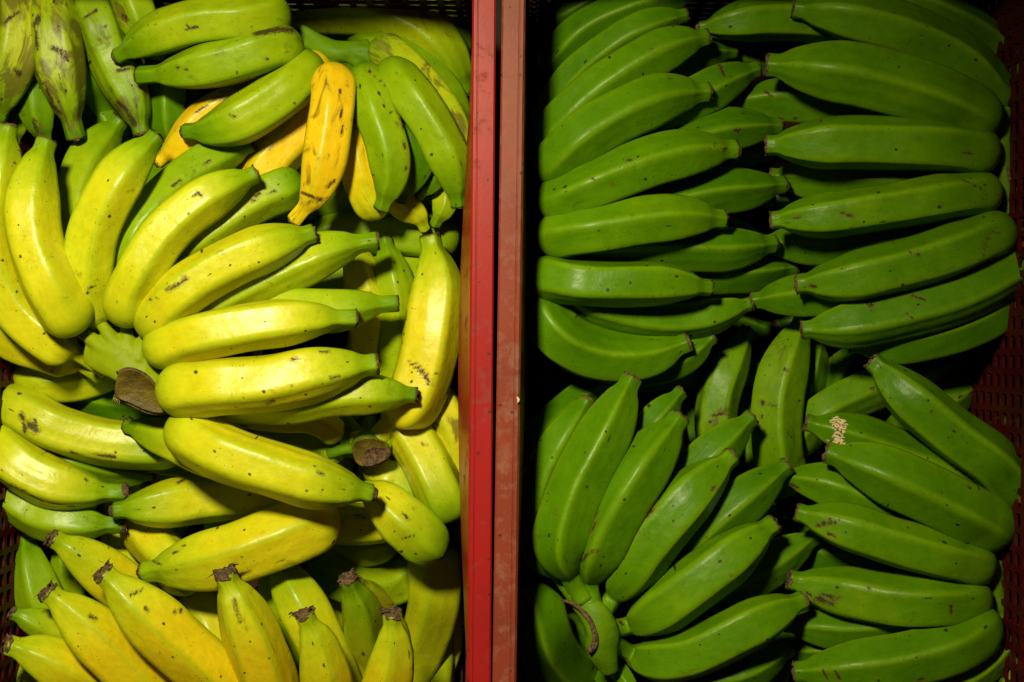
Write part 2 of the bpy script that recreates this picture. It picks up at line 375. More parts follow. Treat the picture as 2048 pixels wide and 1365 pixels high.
# ------------------------------------------------------------------ bananas: id, hand, layer(lower = on top), ripeness, width px, roll deg, age, flags, centre line from stalk to tip
# flags: d dry tip remnant, k knob-less (worn, rounded) tip, v stalk in view, s long tip neck
B = [
# A: big yellow-green hand in the left crate
("a2","A",1,.64,114,30,0,"", [(166,662),(146,640),(98,570),(66,480),(62,380),(92,282)]),
("a3","A",1,.60,98,20,0,"", [(206,655),(186,622),(175,555),(190,455),(243,352),(314,272)]),
("a5","A",1,.62,98,28,0,"", [(249,652),(252,630),(264,570),(328,468),(412,394),(512,348)]),
("a6","A",1,.64,100,42,0,"", [(288,672),(304,655),(352,594),(442,534),(540,494),(628,466)]),
("a7","A",1,.64,102,28,0,"s", [(296,712),(325,697),(400,672),(520,650),(620,638),(712,637)]),
("a8","A",1,.66,120,25,0,"", [(318,780),(345,782),(430,775),(540,765),(650,742),(752,728)]),
("a9","A",2,.64,112,34,0,"k", [(346,836),(372,860),(430,898),(540,938),(640,966),(744,988)]),
("a1","A",2,.64,100,30,0,"v", [(214,742),(165,712),(95,676),(30,612),(-15,500),(-8,380),(16,252)]),
("a0","A",3,.66,90,20,0,"v", [(200,752),(150,722),(95,702),(30,680),(-30,630),(-70,540)]),
("a4","A",3,.46,100,25,0,"", [(205,690),(185,600),(152,440),(176,330),(242,238)]),
("a5b","A",3,.40,84,20,.1,"", [(240,600),(262,470),(335,388),(418,325),(505,288)]),
("a6b","A",3,.50,94,30,.2,"b", [(270,640),(340,525),(430,452),(520,396),(606,362)]),
("a6c","A",3,.50,100,15,0,"s", [(320,690),(430,612),(540,555),(640,508),(700,491),(755,482)]),
("a7b","A",3,.45,92,10,0,"s", [(340,720),(470,650),(580,622),(670,620),(740,611),(796,607)]),
("a8b","A",3,.53,86,20,0,"", [(350,790),(560,806),(660,792),(740,786),(832,790)]),
# B: hand with round cut stalk right of the centre
("b1","B",4,.70,118,30,.05,"v", [(752,880),(790,838),(826,802),(850,735),(868,640),(874,560),(860,476)]),
("b5","B",4,.62,100,20,.1,"vb", [(765,890),(790,842),(828,880),(865,950),(890,1010),(902,1042)]),
("b7","B",4,.62,108,0,.2,"nb", [(738,978),(765,1002),(795,1030),(830,1062),(862,1092),(882,1108)]),
("b2","B",6,.45,78,10,.1,"v", [(742,882),(742,838),(790,740),(796,620),(784,545),(769,478)]),
("b3","B",6,.70,100,20,.7,"v", [(718,880),(690,836),(728,740),(742,640),(722,550),(695,480)]),
("b6","B",6,.66,72,20,.7,"b", [(800,800),(870,790),(905,860),(918,940),(905,1010)]),
("b10","B",5,.62,58,10,0,"v", [(722,890),(680,872),(630,842),(560,838),(470,826),(400,815)]),
("b11","B",6,.45,64,0,.1,"v", [(722,902),(670,905),(610,892),(540,885),(450,860)]),
("b9","B",6,.62,72,10,.1,"b", [(738,935),(760,948),(800,960),(850,1000)]),
("b8","B",6,.62,84,30,.1,"b", [(820,1000),(780,1040),(720,1050),(650,1045),(580,1030)]),
# C: hand at the left wall of the left crate
("c2","C",4,.58,98,30,.2,"b", [(-10,800),(40,820),(110,858),(200,882),(290,892),(370,890)]),
("c3","C",4,.60,104,25,0,"ds", [(-30,850),(0,895),(50,942),(115,972),(185,984),(250,986)]),
("c4","C",5,.42,92,15,0,"ds", [(-20,940),(20,985),(80,1028),(155,1046),(246,1050)]),
("c1","C",5,.56,84,0,.1,"k", [(30,740),(60,752),(120,762),(200,752),(280,735)]),
("c1b","C",6,.68,70,0,.5,"b", [(10,700),(30,720),(70,760),(110,800)]),
("c6","C",3,.55,86,10,.1,"d", [(480,930),(400,905),(330,875),(255,852)]),
("c7","C",5,.45,62,0,.1,"d", [(520,915),(420,918),(350,922),(288,936)]),
("c5","C",6,.35,72,0,.2,"", [(80,900),(150,922),(230,940),(310,950)]),
("c8","C",7,.25,80,0,.2,"k", [(150,790),(220,805),(300,815),(380,830)]),
# D: pair pointing left over the lower yellow hand
("d1","D",3,.62,98,36,.1,"k", [(640,960),(590,972),(500,985),(400,998),(310,1012),(228,1022)]),
("d2","D",3,.68,124,12,.1,"k", [(668,1014),(640,1038),(570,1072),(460,1110),(370,1130),(288,1145)]),
("d3","D",6,.70,92,15,.1,"b", [(250,1020),(275,1045),(310,1085),(350,1130),(390,1180)]),
("d4","D",7,.66,70,0,.3,"b", [(230,1040),(240,1080),(260,1130),(290,1180)]),
# E: bright yellow hand along the near edge
("e8","E",2,.77,118,36,.05,"d", [(560,1460),(545,1400),(515,1305),(482,1220),(450,1148)]),
("e2","E",2,.77,124,10,.1,"d", [(520,1460),(470,1400),(410,1335),(335,1268),(268,1205),(206,1146)]),
("e3","E",3,.77,116,30,.1,"d", [(420,1470),(320,1400),(235,1315),(155,1238),(94,1184)]),
("e4","E",4,.75,108,20,.05,"d", [(330,1440),(240,1395),(160,1350),(80,1312),(14,1290)]),
("e1","E",4,.71,102,20,.1,"d", [(360,1290),(300,1225),(235,1165),(170,1118),(104,1076)]),
("e5","E",5,.58,70,0,.1,"d", [(260,1330),(150,1272),(90,1250),(24,1226)]),
("e10","E",2,.75,104,30,.05,"d", [(650,1480),(652,1400),(638,1300),(608,1228)]),
("e12","E",2,.77,106,0,.15,"d", [(760,1480),(768,1400),(786,1305),(784,1226)]),
("e9","E",3,.60,102,10,.05,"d", [(690,1420),(660,1330),(622,1245),(582,1170),(548,1106)]),
("e11","E",4,.60,102,25,.05,"d", [(760,1400),(738,1310),(722,1225),(694,1158)]),
("e11b","E",5,.72,62,0,.4,"k", [(800,1330),(782,1260),(752,1200),(715,1160)]),
("e16","E",6,.66,96,0,.2,"b", [(460,1350),(440,1280),(400,1215),(330,1170)]),
("e17","E",7,.42,90,10,.1,"k", [(600,1330),(575,1240),(550,1170),(530,1110)]),
# I: green-yellow hand in the left near corner of the left crate
("i1","I",5,.42,100,0,0,"d", [(130,1330),(100,1240),(68,1155),(50,1070)]),
("i2","I",6,.40,56,0,.1,"k", [(60,1240),(15,1180),(8,1110),(28,1050)]),
("i3","I",6,.45,60,0,.1,"", [(150,1240),(140,1190),(128,1130),(118,1085)]),
("i4","I",6,.35,62,0,.2,"d", [(-40,1400),(-20,1330),(0,1270),(12,1210)]),
("i5","I",6,.50,64,0,.2,"b", [(110,1420),(70,1370),(30,1335),(-10,1310)]),
# J: curved bananas by the divider in the near half
("j1","J",5,.58,106,10,.1,"b", [(862,1075),(872,1120),(870,1200),(845,1285),(790,1380),(735,1445)]),
("j2","J",7,.46,96,10,.2,"b", [(840,1080),(835,1130),(780,1165),(700,1160),(620,1120)]),
("j3","J",7,.46,80,0,.3,"b", [(780,1060),(760,1085),(690,1098),(620,1090),(560,1070)]),
("j4","J",7,.60,66,0,.4,"b", [(905,1180),(900,1250),(880,1330),(830,1420)]),
# F: green hand with ripe orange fingers, far part of the left crate
("f1","F",2,.46,92,10,.3,"k", [(578,22),(550,30),(480,38),(390,46),(305,75),(234,114)]),
("f2","F",2,.41,98,20,.35,"s", [(602,84),(575,92),(520,104),(430,130),(350,146),(278,152)]),
("f3","F",2,.45,96,22,.1,"k", [(638,118),(612,142),(570,182),(500,230),(430,258),(370,264)]),
("o2","F",1,.93,90,6,.6,"ks", [(664,132),(667,160),(664,220),(652,310),(632,385),(588,442)]),
("o1","F",4,.96,78,20,.4,"k", [(660,120),(570,175),(480,205),(410,240),(370,282),(316,326)]),
("o3","F",4,.94,98,20,.35,"b", [(665,150),(630,220),(585,275),(540,325),(500,380)]),
("f4","F",2,.39,92,6,.15,"", [(722,134),(734,165),(752,215),(776,290),(784,355),(764,418)]),
("f5","F",2,.41,88,-14,.2,"", [(768,128),(790,155),(832,205),(880,282),(908,350),(918,412)]),
("f5b","F",3,.50,76,10,.9,"", [(745,85),(805,130),(872,200),(912,275),(926,350)]),
("o4","F",4,.86,82,0,.3,"b", [(690,200),(712,280),(728,365),(760,435)]),
("f6","F",4,.22,84,10,.2,"", [(760,180),(810,240),(832,320),(800,400)]),
("f7","F",5,.33,60,0,.1,"", [(880,270),(880,330),(866,362),(838,392)]),
("o5","F",6,.80,64,0,.3,"k", [(770,340),(800,400),(835,432),(850,460)]),
("o6","F",6,.62,66,0,.5,"k", [(860,330),(890,370),(890,410),(870,450)]),
# G: shaded bananas under the far wall of the left crate
("g1","G",4,.50,104,10,.5,"", [(560,10),(640,15),(740,20),(830,55),(895,115),(930,190)]),
("g2","G",4,.40,84,0,.3,"", [(640,-40),(740,-30),(840,10),(905,70),(930,130)]),
("g3","G",6,.40,60,10,.5,"b", [(600,40),(650,62),(705,74),(760,62),(810,40)]),
("g4","G",4,.36,78,10,.3,"", [(700,70),(780,95),(850,140),(905,210),(930,280)]),
# H: old mottled hand in the far left corner
("h2","H",2,.46,100,30,1.0,"s", [(120,-25),(108,15),(112,95),(130,190),(152,276)]),
("h3","H",2,.42,94,22,.75,"", [(170,-20),(188,18),(218,105),(262,195),(284,268)]),
("h1","H",2,.52,106,10,1.05,"", [(60,-30),(40,5),(38,80),(18,160),(-5,235)]),
("h6","H",3,.42,84,0,.7,"", [(240,-60),(260,-15),(285,50),(320,115)]),
("h4","H",4,.33,84,0,.5,"", [(90,90),(78,150),(76,220),(92,290)]),
("h5","H",4,.33,96,0,.2,"b", [(170,90),(188,160),(210,220),(235,280)]),
("h7","H",5,.28,80,0,.2,"b", [(320,100),(335,170),(338,230),(345,285)]),
("h8","H",5,.38,72,0,.5,"", [(290,80),(330,120),(372,170),(395,215)]),
("h9","H",6,.50,70,0,.9,"k", [(60,130),(45,190),(35,240),(30,290)]),
# P: green hand along the divider, right crate
("p2","P",2,.27,90,4,.1,"", [(1085,330),(1100,275),(1165,205),(1250,142),(1340,96),(1414,74)]),
("p3","P",1,.28,102,6,.1,"", [(1088,362),(1104,336),(1165,278),(1250,226),(1335,194),(1416,184)]),
("p4","P",1,.29,104,-4,.1,"", [(1086,428),(1108,408),(1185,372),(1280,335),(1380,308),(1472,300)]),
("p5","P",1,.30,102,-10,.15,"", [(1078,482),(1105,474),(1185,460),(1280,446),(1365,438),(1448,440)]),
("p6","P",1,.29,92,32,.1,"", [(1060,545),(1085,552),(1165,566),(1260,568),(1345,568),(1420,576)]),
("p1","P",3,.25,76,10,.1,"", [(1080,320),(1095,240),(1145,158),(1230,88),(1300,52),(1372,30)]),
("p8","P",2,.26,104,-10,.1,"", [(1075,580),(1082,625),(1125,680),(1200,712),(1290,715),(1376,686)]),
("p7","P",3,.27,78,20,.1,"", [(1100,560),(1170,605),(1265,634),(1380,640),(1502,608)]),
("p3b","P",4,.24,88,10,.2,"", [(1240,290),(1330,232),(1400,192),(1450,164),(1514,138)]),
("p4b","P",4,.22,88,0,.2,"", [(1210,380),(1320,305),(1420,270),(1490,258),(1560,252)]),
("p5b","P",4,.22,92,0,.2,"", [(1200,430),(1340,402),(1430,384),(1500,378),(1568,370)]),
("p6b","P",4,.23,92,0,.2,"", [(1130,520),(1250,500),(1350,496),(1450,498),(1550,488)]),
("p8b","P",4,.24,70,0,.1,"", [(1110,690),(1200,728),(1300,735),(1370,714),(1426,674)]),
("p6c","P",6,.20,84,0,.1,"", [(1300,540),(1400,545),(1490,546),(1590,535)]),
("p10","P",5,.20,80,0,.4,"", [(1090,150),(1160,70),(1260,20),(1390,-15)]),
("p11","P",6,.18,80,0,.4,"", [(1090,60),(1180,10),(1290,-30),(1420,-40)]),
("p9","P",6,.16,70,0,.4,"", [(1190,230),(1300,150),(1390,110),(1470,105)]),
# Q: green hand with its stalk at the right wall
("q1","Q",1,.28,118,-4,.1,"", [(1986,262),(1965,242),(1870,194),(1745,158),(1630,140),(1535,130)]),
("q2","Q",1,.29,106,30,.1,"", [(1992,312),(1972,307),(1870,293),(1745,287),(1630,289),(1533,292)]),
("q3","Q",1,.30,94,30,.1,"", [(1998,384),(1975,386),(1880,398),(1760,418),(1640,434),(1543,442)]),
("q4","Q",1,.28,106,28,.15,"", [(2022,452),(2000,462),(1910,502),(1800,536),(1690,560),(1594,570)]),
("q0","Q",2,.27,108,6,.1,"", [(2000,235),(1988,205),(1925,124),(1810,66),(1690,34),(1588,18)]),
("q00","Q",3,.25,84,10,.2,"", [(2015,230),(2030,165),(1975,85),(1870,25),(1760,-15)]),
("q5","Q",2,.26,98,-14,.1,"", [(2060,480),(2038,530),(1930,592),(1810,628),(1700,650),(1604,660)]),
("q5b","Q",4,.24,88,10,.1,"", [(2060,540),(2030,595),(1950,648),(1830,682),(1700,690)]),
("q1b","Q",4,.24,84,10,.2,"", [(1900,250),(1790,230),(1690,218),(1570,200),(1462,204)]),
("q2b","Q",4,.26,80,0,.1,"", [(1900,370),(1790,366),(1660,362),(1540,352)]),
("q3b","Q",4,.22,84,0,.1,"", [(1880,455),(1740,480),(1640,488),(1520,486)]),
("q4b","Q",4,.24,88,10,.1,"", [(1850,560),(1720,584),(1600,592),(1504,602)]),
("qa","Q",4,.27,84,20,.3,"k", [(1720,60),(1620,42),(1510,40),(1400,58)]),
# R: green fan with the brown cut edge, near the divider
("r1","R",1,.27,110,-10,.1,"vt", [(1168,1205),(1146,1165),(1122,1095),(1150,985),(1208,872),(1264,756)]),
("r2","R",1,.26,116,-12,.1,"vt", [(1184,1216),(1178,1170),(1190,1115),(1228,1030),(1292,928),(1360,834)]),
("r3","R",1,.29,106,24,.15,"vt", [(1196,1240),(1222,1202),(1252,1160),(1300,1090),(1380,995),(1464,912)]),
("r5","R",1,.30,104,24,.15,"vt", [(1206,1258),(1246,1256),(1290,1238),(1350,1198),(1442,1130),(1548,1048)]),
("r6","R",1,.29,98,28,.1,"vt", [(1214,1275),(1248,1300),(1295,1318),(1385,1308),(1490,1258),(1608,1200)]),
("r0","R",2,.26,92,0,.1,"vt", [(1152,1196),(1118,1150),(1082,1080),(1080,990),(1116,900),(1176,800)]),
("r4","R",3,.24,100,0,.1,"vt", [(1196,1250),(1290,1180),(1380,1092),(1450,1030),(1520,972),(1574,932)]),
("r3b","R",3,.24,96,0,.1,"", [(1240,1140),(1340,985),(1410,920),(1450,884),(1504,834)]),
("r2b","R",3,.22,80,0,.2,"", [(1210,1010),(1270,905),(1310,842),(1362,784)]),
("r5b","R",3,.24,92,0,.1,"", [(1290,1280),(1430,1192),(1530,1134),(1634,1070)]),
("r6b","R",4,.22,84,0,.1,"", [(1290,1380),(1400,1362),(1490,1342),(1580,1296)]),
("r00","R",4,.20,66,0,.2,"k", [(1040,960),(1070,880),(1135,815),(1225,752)]),
# V: dark fingers of the same corner, near end
("v1","V",2,.24,118,0,.1,"", [(1075,1165),(1070,1210),(1095,1290),(1150,1370),(1210,1440)]),
("v2","V",2,.25,100,0,.1,"", [(1140,1225),(1150,1260),(1185,1330),(1230,1400),(1270,1460)]),
("v3","V",1,.30,40,0,.0,"", [(1216,1290),(1215,1305),(1240,1345),(1275,1400)]),
("v4","V",1,.28,40,0,.0,"", [(1190,1290),(1195,1310),(1212,1360),(1230,1420)]),
# S: green hand in the near right corner
("s0","S",1,.26,104,20,.1,"", [(2030,1012),(2022,975),(1985,925),(1900,862),(1815,792),(1744,722)]),
("s1","S",1,.27,118,-6,.1,"", [(2008,1086),(1985,1060),(1945,1032),(1850,984),(1745,936),(1654,904)]),
("s2","S",1,.30,100,26,.15,"", [(1984,1132),(1955,1130),(1890,1116),(1790,1088),(1685,1054),(1594,1026)]),
("s3","S",1,.30,104,30,.2,"", [(1976,1192),(1945,1198),(1890,1204),(1790,1204),(1685,1186),(1578,1160)]),
("s4","S",1,.26,110,20,.1,"", [(1986,1226),(1965,1248),(1905,1290),(1800,1322),(1690,1338),(1590,1345)]),
("s0b","S",2,.25,92,10,.1,"", [(1990,1010),(1900,950),(1800,908),(1700,872),(1612,846)]),
("s1b","S",4,.27,96,10,.1,"", [(1900,1070),(1760,1012),(1660,972),(1564,952)]),
("s3b","S",5,.20,90,10,.1,"", [(1880,1160),(1760,1140),(1660,1110),(1560,1085)]),
("s4b","S",4,.24,80,10,.1,"", [(1930,1230),(1800,1248),(1690,1258),(1570,1250)]),
("s4c","S",6,.20,80,10,.1,"", [(1850,1290),(1720,1300),(1640,1300),(1560,1300)]),
("s5","S",1,.33,72,0,.1,"", [(2005,1215),(2010,1275),(1960,1335),(1870,1385),(1780,1410)]),
("s6","S",1,.35,58,0,.1,"", [(2010,1205),(2036,1260),(2040,1330),(2000,1400)]),
# T: small spotted hand between the big green ones
("t1","T",4,.33,100,0,.5,"", [(1570,990),(1555,915),(1552,810),(1572,722),(1606,636)]),
("t2","T",5,.32,84,20,.5,"", [(1450,930),(1432,860),(1438,790),(1462,725),(1494,660)]),
("t3","T",6,.20,70,0,.6,"", [(1600,900),(1605,830),(1620,760),(1642,680)]),
("t4","T",6,.22,84,0,.5,"", [(1620,890),(1645,815),(1675,750),(1720,690)]),
("t5","T",5,.31,86,0,.4,"", [(1570,900),(1640,830),(1720,788),(1800,758),(1898,730)]),
("t6","T",6,.27,80,0,.5,"", [(1780,880),(1850,830),(1915,788),(1972,752)]),
("t7","T",6,.24,72,0,.5,"", [(1900,950),(1950,900),(1985,868),(2028,836)]),
("t8","T",7,.30,84,0,.5,"k", [(1600,830),(1630,880),(1660,930),(1700,980)]),
# W X Y Z: the bottom layer of each crate, seen only through gaps
("w0","W",9,0.32,96,0,.3,"",[(270, 80), (390, 60), (510, 55), (630, 75)]),
("w1","W",9,0.36,96,37,.3,"",[(270, 168), (390, 148), (510, 143), (630, 163)]),
("w2","W",9,0.40,96,14,.3,"",[(270, 256), (390, 236), (510, 231), (630, 251)]),
("w3","W",9,0.32,96,51,.3,"",[(270, 344), (390, 324), (510, 319), (630, 339)]),
("w4","W",9,0.36,96,28,.3,"",[(270, 432), (390, 412), (510, 407), (630, 427)]),
("w5","W",9,0.40,96,5,.3,"",[(270, 520), (390, 500), (510, 495), (630, 515)]),
("wb0","W",9,0.36,96,0,.3,"",[(920, 130), (800, 115), (680, 120), (570, 150)]),
("wb1","W",9,0.40,96,37,.3,"",[(920, 218), (800, 203), (680, 208), (570, 238)]),
("wb2","W",9,0.44,96,14,.3,"",[(920, 306), (800, 291), (680, 296), (570, 326)]),
("wb3","W",9,0.36,96,51,.3,"",[(920, 394), (800, 379), (680, 384), (570, 414)]),
("wb4","W",9,0.40,96,28,.3,"",[(920, 482), (800, 467), (680, 472), (570, 502)]),
("wb5","W",9,0.44,96,5,.3,"",[(920, 570), (800, 555), (680, 560), (570, 590)]),
("x0","X",9,0.46,100,0,.3,"",[(150, 720), (160, 840), (155, 970), (130, 1110)]),
("x1","X",9,0.50,100,37,.3,"",[(250, 720), (260, 840), (255, 970), (230, 1110)]),
("x2","X",9,0.54,100,14,.3,"",[(350, 720), (360, 840), (355, 970), (330, 1110)]),
("x3","X",9,0.46,100,51,.3,"",[(450, 720), (460, 840), (455, 970), (430, 1110)]),
("x4","X",9,0.50,100,28,.3,"",[(550, 720), (560, 840), (555, 970), (530, 1110)]),
("x5","X",9,0.54,100,5,.3,"",[(650, 720), (660, 840), (655, 970), (630, 1110)]),
("x6","X",9,0.46,100,42,.3,"",[(750, 720), (760, 840), (755, 970), (730, 1110)]),
("x7","X",9,0.50,100,19,.3,"",[(850, 720), (860, 840), (855, 970), (830, 1110)]),
("xb0","X",9,0.46,100,0,.3,"",[(120, 1110), (130, 1190), (125, 1300), (100, 1420)]),
("xb1","X",9,0.50,100,37,.3,"",[(225, 1120), (235, 1200), (230, 1310), (205, 1430)]),
("xb2","X",9,0.54,100,14,.3,"",[(330, 1130), (340, 1210), (335, 1320), (310, 1440)]),
("xb3","X",9,0.46,100,51,.3,"",[(435, 1140), (445, 1220), (440, 1330), (415, 1450)]),
("xb4","X",9,0.50,100,28,.3,"",[(540, 1150), (550, 1230), (545, 1340), (520, 1460)]),
("xb5","X",9,0.54,100,5,.3,"",[(645, 1160), (655, 1240), (650, 1350), (625, 1470)]),
("xb6","X",9,0.46,100,42,.3,"",[(750, 1170), (760, 1250), (755, 1360), (730, 1480)]),
("xb7","X",9,0.50,100,19,.3,"",[(855, 1180), (865, 1260), (860, 1370), (835, 1490)]),
("y0","Y",9,0.16,96,0,.3,"",[(1120, 140), (1260, 120), (1400, 115), (1540, 135)]),
("y1","Y",9,0.20,96,37,.3,"",[(1120, 228), (1260, 208), (1400, 203), (1540, 223)]),
("y2","Y",9,0.24,96,14,.3,"",[(1120, 316), (1260, 296), (1400, 291), (1540, 311)]),
("y3","Y",9,0.16,96,51,.3,"",[(1120, 404), (1260, 384), (1400, 379), (1540, 399)]),
("y4","Y",9,0.20,96,28,.3,"",[(1120, 492), (1260, 472), (1400, 467), (1540, 487)]),
("y5","Y",9,0.24,96,5,.3,"",[(1120, 580), (1260, 560), (1400, 555), (1540, 575)]),
("y6","Y",9,0.16,96,42,.3,"",[(1120, 668), (1260, 648), (1400, 643), (1540, 663)]),
("y7","Y",9,0.20,96,19,.3,"",[(1120, 756), (1260, 736), (1400, 731), (1540, 751)]),
("yb0","Y",9,0.16,96,0,.3,"",[(1970, 120), (1840, 105), (1700, 110), (1550, 130)]),
("yb1","Y",9,0.20,96,37,.3,"",[(1970, 208), (1840, 193), (1700, 198), (1550, 218)]),
("yb2","Y",9,0.24,96,14,.3,"",[(1970, 296), (1840, 281), (1700, 286), (1550, 306)]),
("yb3","Y",9,0.16,96,51,.3,"",[(1970, 384), (1840, 369), (1700, 374), (1550, 394)]),
("yb4","Y",9,0.20,96,28,.3,"",[(1970, 472), (1840, 457), (1700, 462), (1550, 482)]),
("yb5","Y",9,0.24,96,5,.3,"",[(1970, 560), (1840, 545), (1700, 550), (1550, 570)]),
("yb6","Y",9,0.16,96,42,.3,"",[(1970, 648), (1840, 633), (1700, 638), (1550, 658)]),
("yb7","Y",9,0.20,96,19,.3,"",[(1970, 736), (1840, 721), (1700, 726), (1550, 746)]),
("z0","Z",9,0.16,100,0,.3,"",[(1120, 780), (1130, 920), (1125, 1050), (1100, 1190)]),
("z1","Z",9,0.20,100,37,.3,"",[(1215, 780), (1225, 920), (1220, 1050), (1195, 1190)]),
("z2","Z",9,0.24,100,14,.3,"",[(1310, 780), (1320, 920), (1315, 1050), (1290, 1190)]),
("z3","Z",9,0.16,100,51,.3,"",[(1405, 780), (1415, 920), (1410, 1050), (1385, 1190)]),
("z4","Z",9,0.20,100,28,.3,"",[(1500, 780), (1510, 920), (1505, 1050), (1480, 1190)]),
("z5","Z",9,0.24,100,5,.3,"",[(1595, 780), (1605, 920), (1600, 1050), (1575, 1190)]),
("z6","Z",9,0.16,100,42,.3,"",[(1690, 780), (1700, 920), (1695, 1050), (1670, 1190)]),
("z7","Z",9,0.20,100,19,.3,"",[(1785, 780), (1795, 920), (1790, 1050), (1765, 1190)]),
("z8","Z",9,0.24,100,56,.3,"",[(1880, 780), (1890, 920), (1885, 1050), (1860, 1190)]),
("zb0","Z",9,0.16,100,0,.3,"",[(1140, 1130), (1150, 1210), (1145, 1320), (1120, 1440)]),
("zb1","Z",9,0.20,100,37,.3,"",[(1238, 1130), (1248, 1210), (1243, 1320), (1218, 1440)]),
("zb2","Z",9,0.24,100,14,.3,"",[(1336, 1130), (1346, 1210), (1341, 1320), (1316, 1440)]),
("zb3","Z",9,0.16,100,51,.3,"",[(1434, 1130), (1444, 1210), (1439, 1320), (1414, 1440)]),
("zb4","Z",9,0.20,100,28,.3,"",[(1532, 1130), (1542, 1210), (1537, 1320), (1512, 1440)]),
("zb5","Z",9,0.24,100,5,.3,"",[(1630, 1130), (1640, 1210), (1635, 1320), (1610, 1440)]),
("zb6","Z",9,0.16,100,42,.3,"",[(1728, 1130), (1738, 1210), (1733, 1320), (1708, 1440)]),
("zb7","Z",9,0.20,100,19,.3,"",[(1826, 1130), (1836, 1210), (1831, 1320), (1806, 1440)]),
("zb8","Z",9,0.24,100,56,.3,"",[(1924, 1130), (1934, 1210), (1929, 1320), (1904, 1440)]),
]
# base height of the top of each hand's arch (m below the rims) and how the tips fall
HANDZ = {"A": -.035, "B": -.075, "C": -.085, "D": -.075, "E": -.055, "I": -.11, "J": -.12, "F": -.065, "G": -.15, "H": -.085,
         "P": -.060, "Q": -.055, "R": -.060, "V": -.07, "S": -.060, "T": -.115, "W": -.06, "X": -.06, "Y": -.06, "Z": -.06}
NEAR_UP = {"E": 1}      # tips rise towards the viewer

NS = 26
data = []
ss_ = np.linspace(0, 1, NS)
for idx, (bid, hand, layer, ripe, w, roll, age, fl, pts) in enumerate(B):
    uv, Lpx = catmull(pts, NS)
    if "v" not in fl and "n" not in fl:      # the rounded shoulder reaches back past its first ring
        uvf, _ = catmull(pts, 400)
        i0 = int(400 * 0.13 * w / Lpx)
        uv, Lpx = catmull(uvf[i0::20].tolist() + [uvf[-1].tolist()], NS)
    zb = HANDZ[hand] - 0.012 * max(0, layer - 1)
    if hand == "E":
        zz = zb - 0.075 * (1 - ss_) ** 1.3
    else:
        zz = zb - 0.030 * np.clip((0.28 - ss_) / 0.28, 0, 1) ** 1.6 - 0.016 * np.clip((ss_ - 0.4) / 0.6, 0, 1) ** 2
    if bid in ("v3", "v4"): zz = zb + 0.0 * ss_ - 0.03 * ss_
    data.append(dict(id=bid, hand=hand, layer=layer, ripe=ripe, w=w, roll=roll, age=age, fl=fl, uv=uv, L=Lpx, z=zz, i=idx, pts=pts))

def rprofile(s, fl, L, w):
    """radius factor along the fruit, 0 = stalk, 1 = blossom end"""
    s = np.asarray(s, float)
    if "v" in fl or "n" in fl:      # stalk in view
        nb = 0.13 if "v" in fl else 0.02
        ne = nb + (0.85 if "t" in fl else 0.36 if "v" in fl else 0.9) * w / L
        x = np.clip((s - nb) / (ne - nb), 0, 1)
        up = 0.33 + 0.67 * np.sin(x * math.pi / 2) ** 0.8
    else:                           # blunt shoulder, stalk bent down out of sight
        x = np.clip(s / (0.48 * w / L), 0, 1)
        up = np.sqrt(np.clip(1 - 0.90 * (1 - x) ** 2.3, 0, 1))
    if "b" in fl:          # far end turns down out of sight, only its rounded back shows
        y = np.clip((s - (1 - 0.55 * w / L)) / (0.55 * w / L), 0, 1)
        return np.minimum(up, 1) * 1.05 * np.sqrt(np.clip(1 - 0.93 * y ** 2.2, 0, 1))
    e = 0.37 if "k" not in fl else 0.34
    tl = (1.60 if "s" in fl else 1.28) * w / L
    stub = (0.34 if "s" in fl else 0.16) * w / L
    y = np.clip((s - (1 - tl)) / (tl - stub), 0, 1)
    down = e + (1 - e) * (1 - y ** 1.8) ** 0.95
    k = np.clip((y - .82) / .18, 0, 1)
    down = np.where(y > .82, down * (1 - k) + (e + 0.08 * (1 - k)) * k, down)
    return np.minimum(up, 1) * 1.06 * down

for d in data:
    d["rp"] = rprofile(ss_, d["fl"], d["L"], d["w"])
    d["bb"] = (d["uv"][:, 0].min() - d["w"], d["uv"][:, 0].max() + d["w"], d["uv"][:, 1].min() - d["w"], d["uv"][:, 1].max() + d["w"])

def xyz(uv, z):
    k = S * (HC - z) / HC
    return (uv[:, 0] - CU) * k, (CV - uv[:, 1]) * k

# settle: every fruit is laid under the ones that cover it
order = sorted(data, key=lambda d: (d["layer"], d["i"]))
placed = []
for d in order:
    near = [p for p in placed if not (p["bb"][1] < d["bb"][0] or p["bb"][0] > d["bb"][1] or p["bb"][3] < d["bb"][2] or p["bb"][2] > d["bb"][3])]
    for it in range(30):
        x, y = xyz(d["uv"], d["z"])
        r = d["w"] * .5 * S * (HC - d["z"]) / HC * d["rp"]
        need = np.zeros(NS)
        for p in near:
            px, py = xyz(p["uv"], p["z"])
            pr = p["w"] * .5 * S * (HC - p["z"]) / HC * p["rp"]
            kk = 0.80 if p["hand"] == d["hand"] else 0.92
            if d["hand"] == "D" and p["hand"] == "A": kk = 0.74
            if p["layer"] == d["layer"] and p["hand"] == d["hand"]: kk = 0.55
            R = (r[:, None] + pr[None]) * kk
            D2 = (x[:, None] - px[None]) ** 2 + (y[:, None] - py[None]) ** 2
            gap = np.sqrt(np.clip(R * R - D2, 0, None))
            de = np.where(gap > 0, d["z"][:, None] - (p["z"][None] - gap), -1)
            need = np.maximum(need, de.max(1))
        j = int(need.argmax())
        if need[j] < 0.0008: break
        d["z"] = d["z"] - need[j] * np.exp(-((ss_ - ss_[j]) / 0.42) ** 2)
    d["z"] = np.maximum(d["z"], -DEPTH + 0.012 + d["w"] * .5 * S)
    placed.append(d)

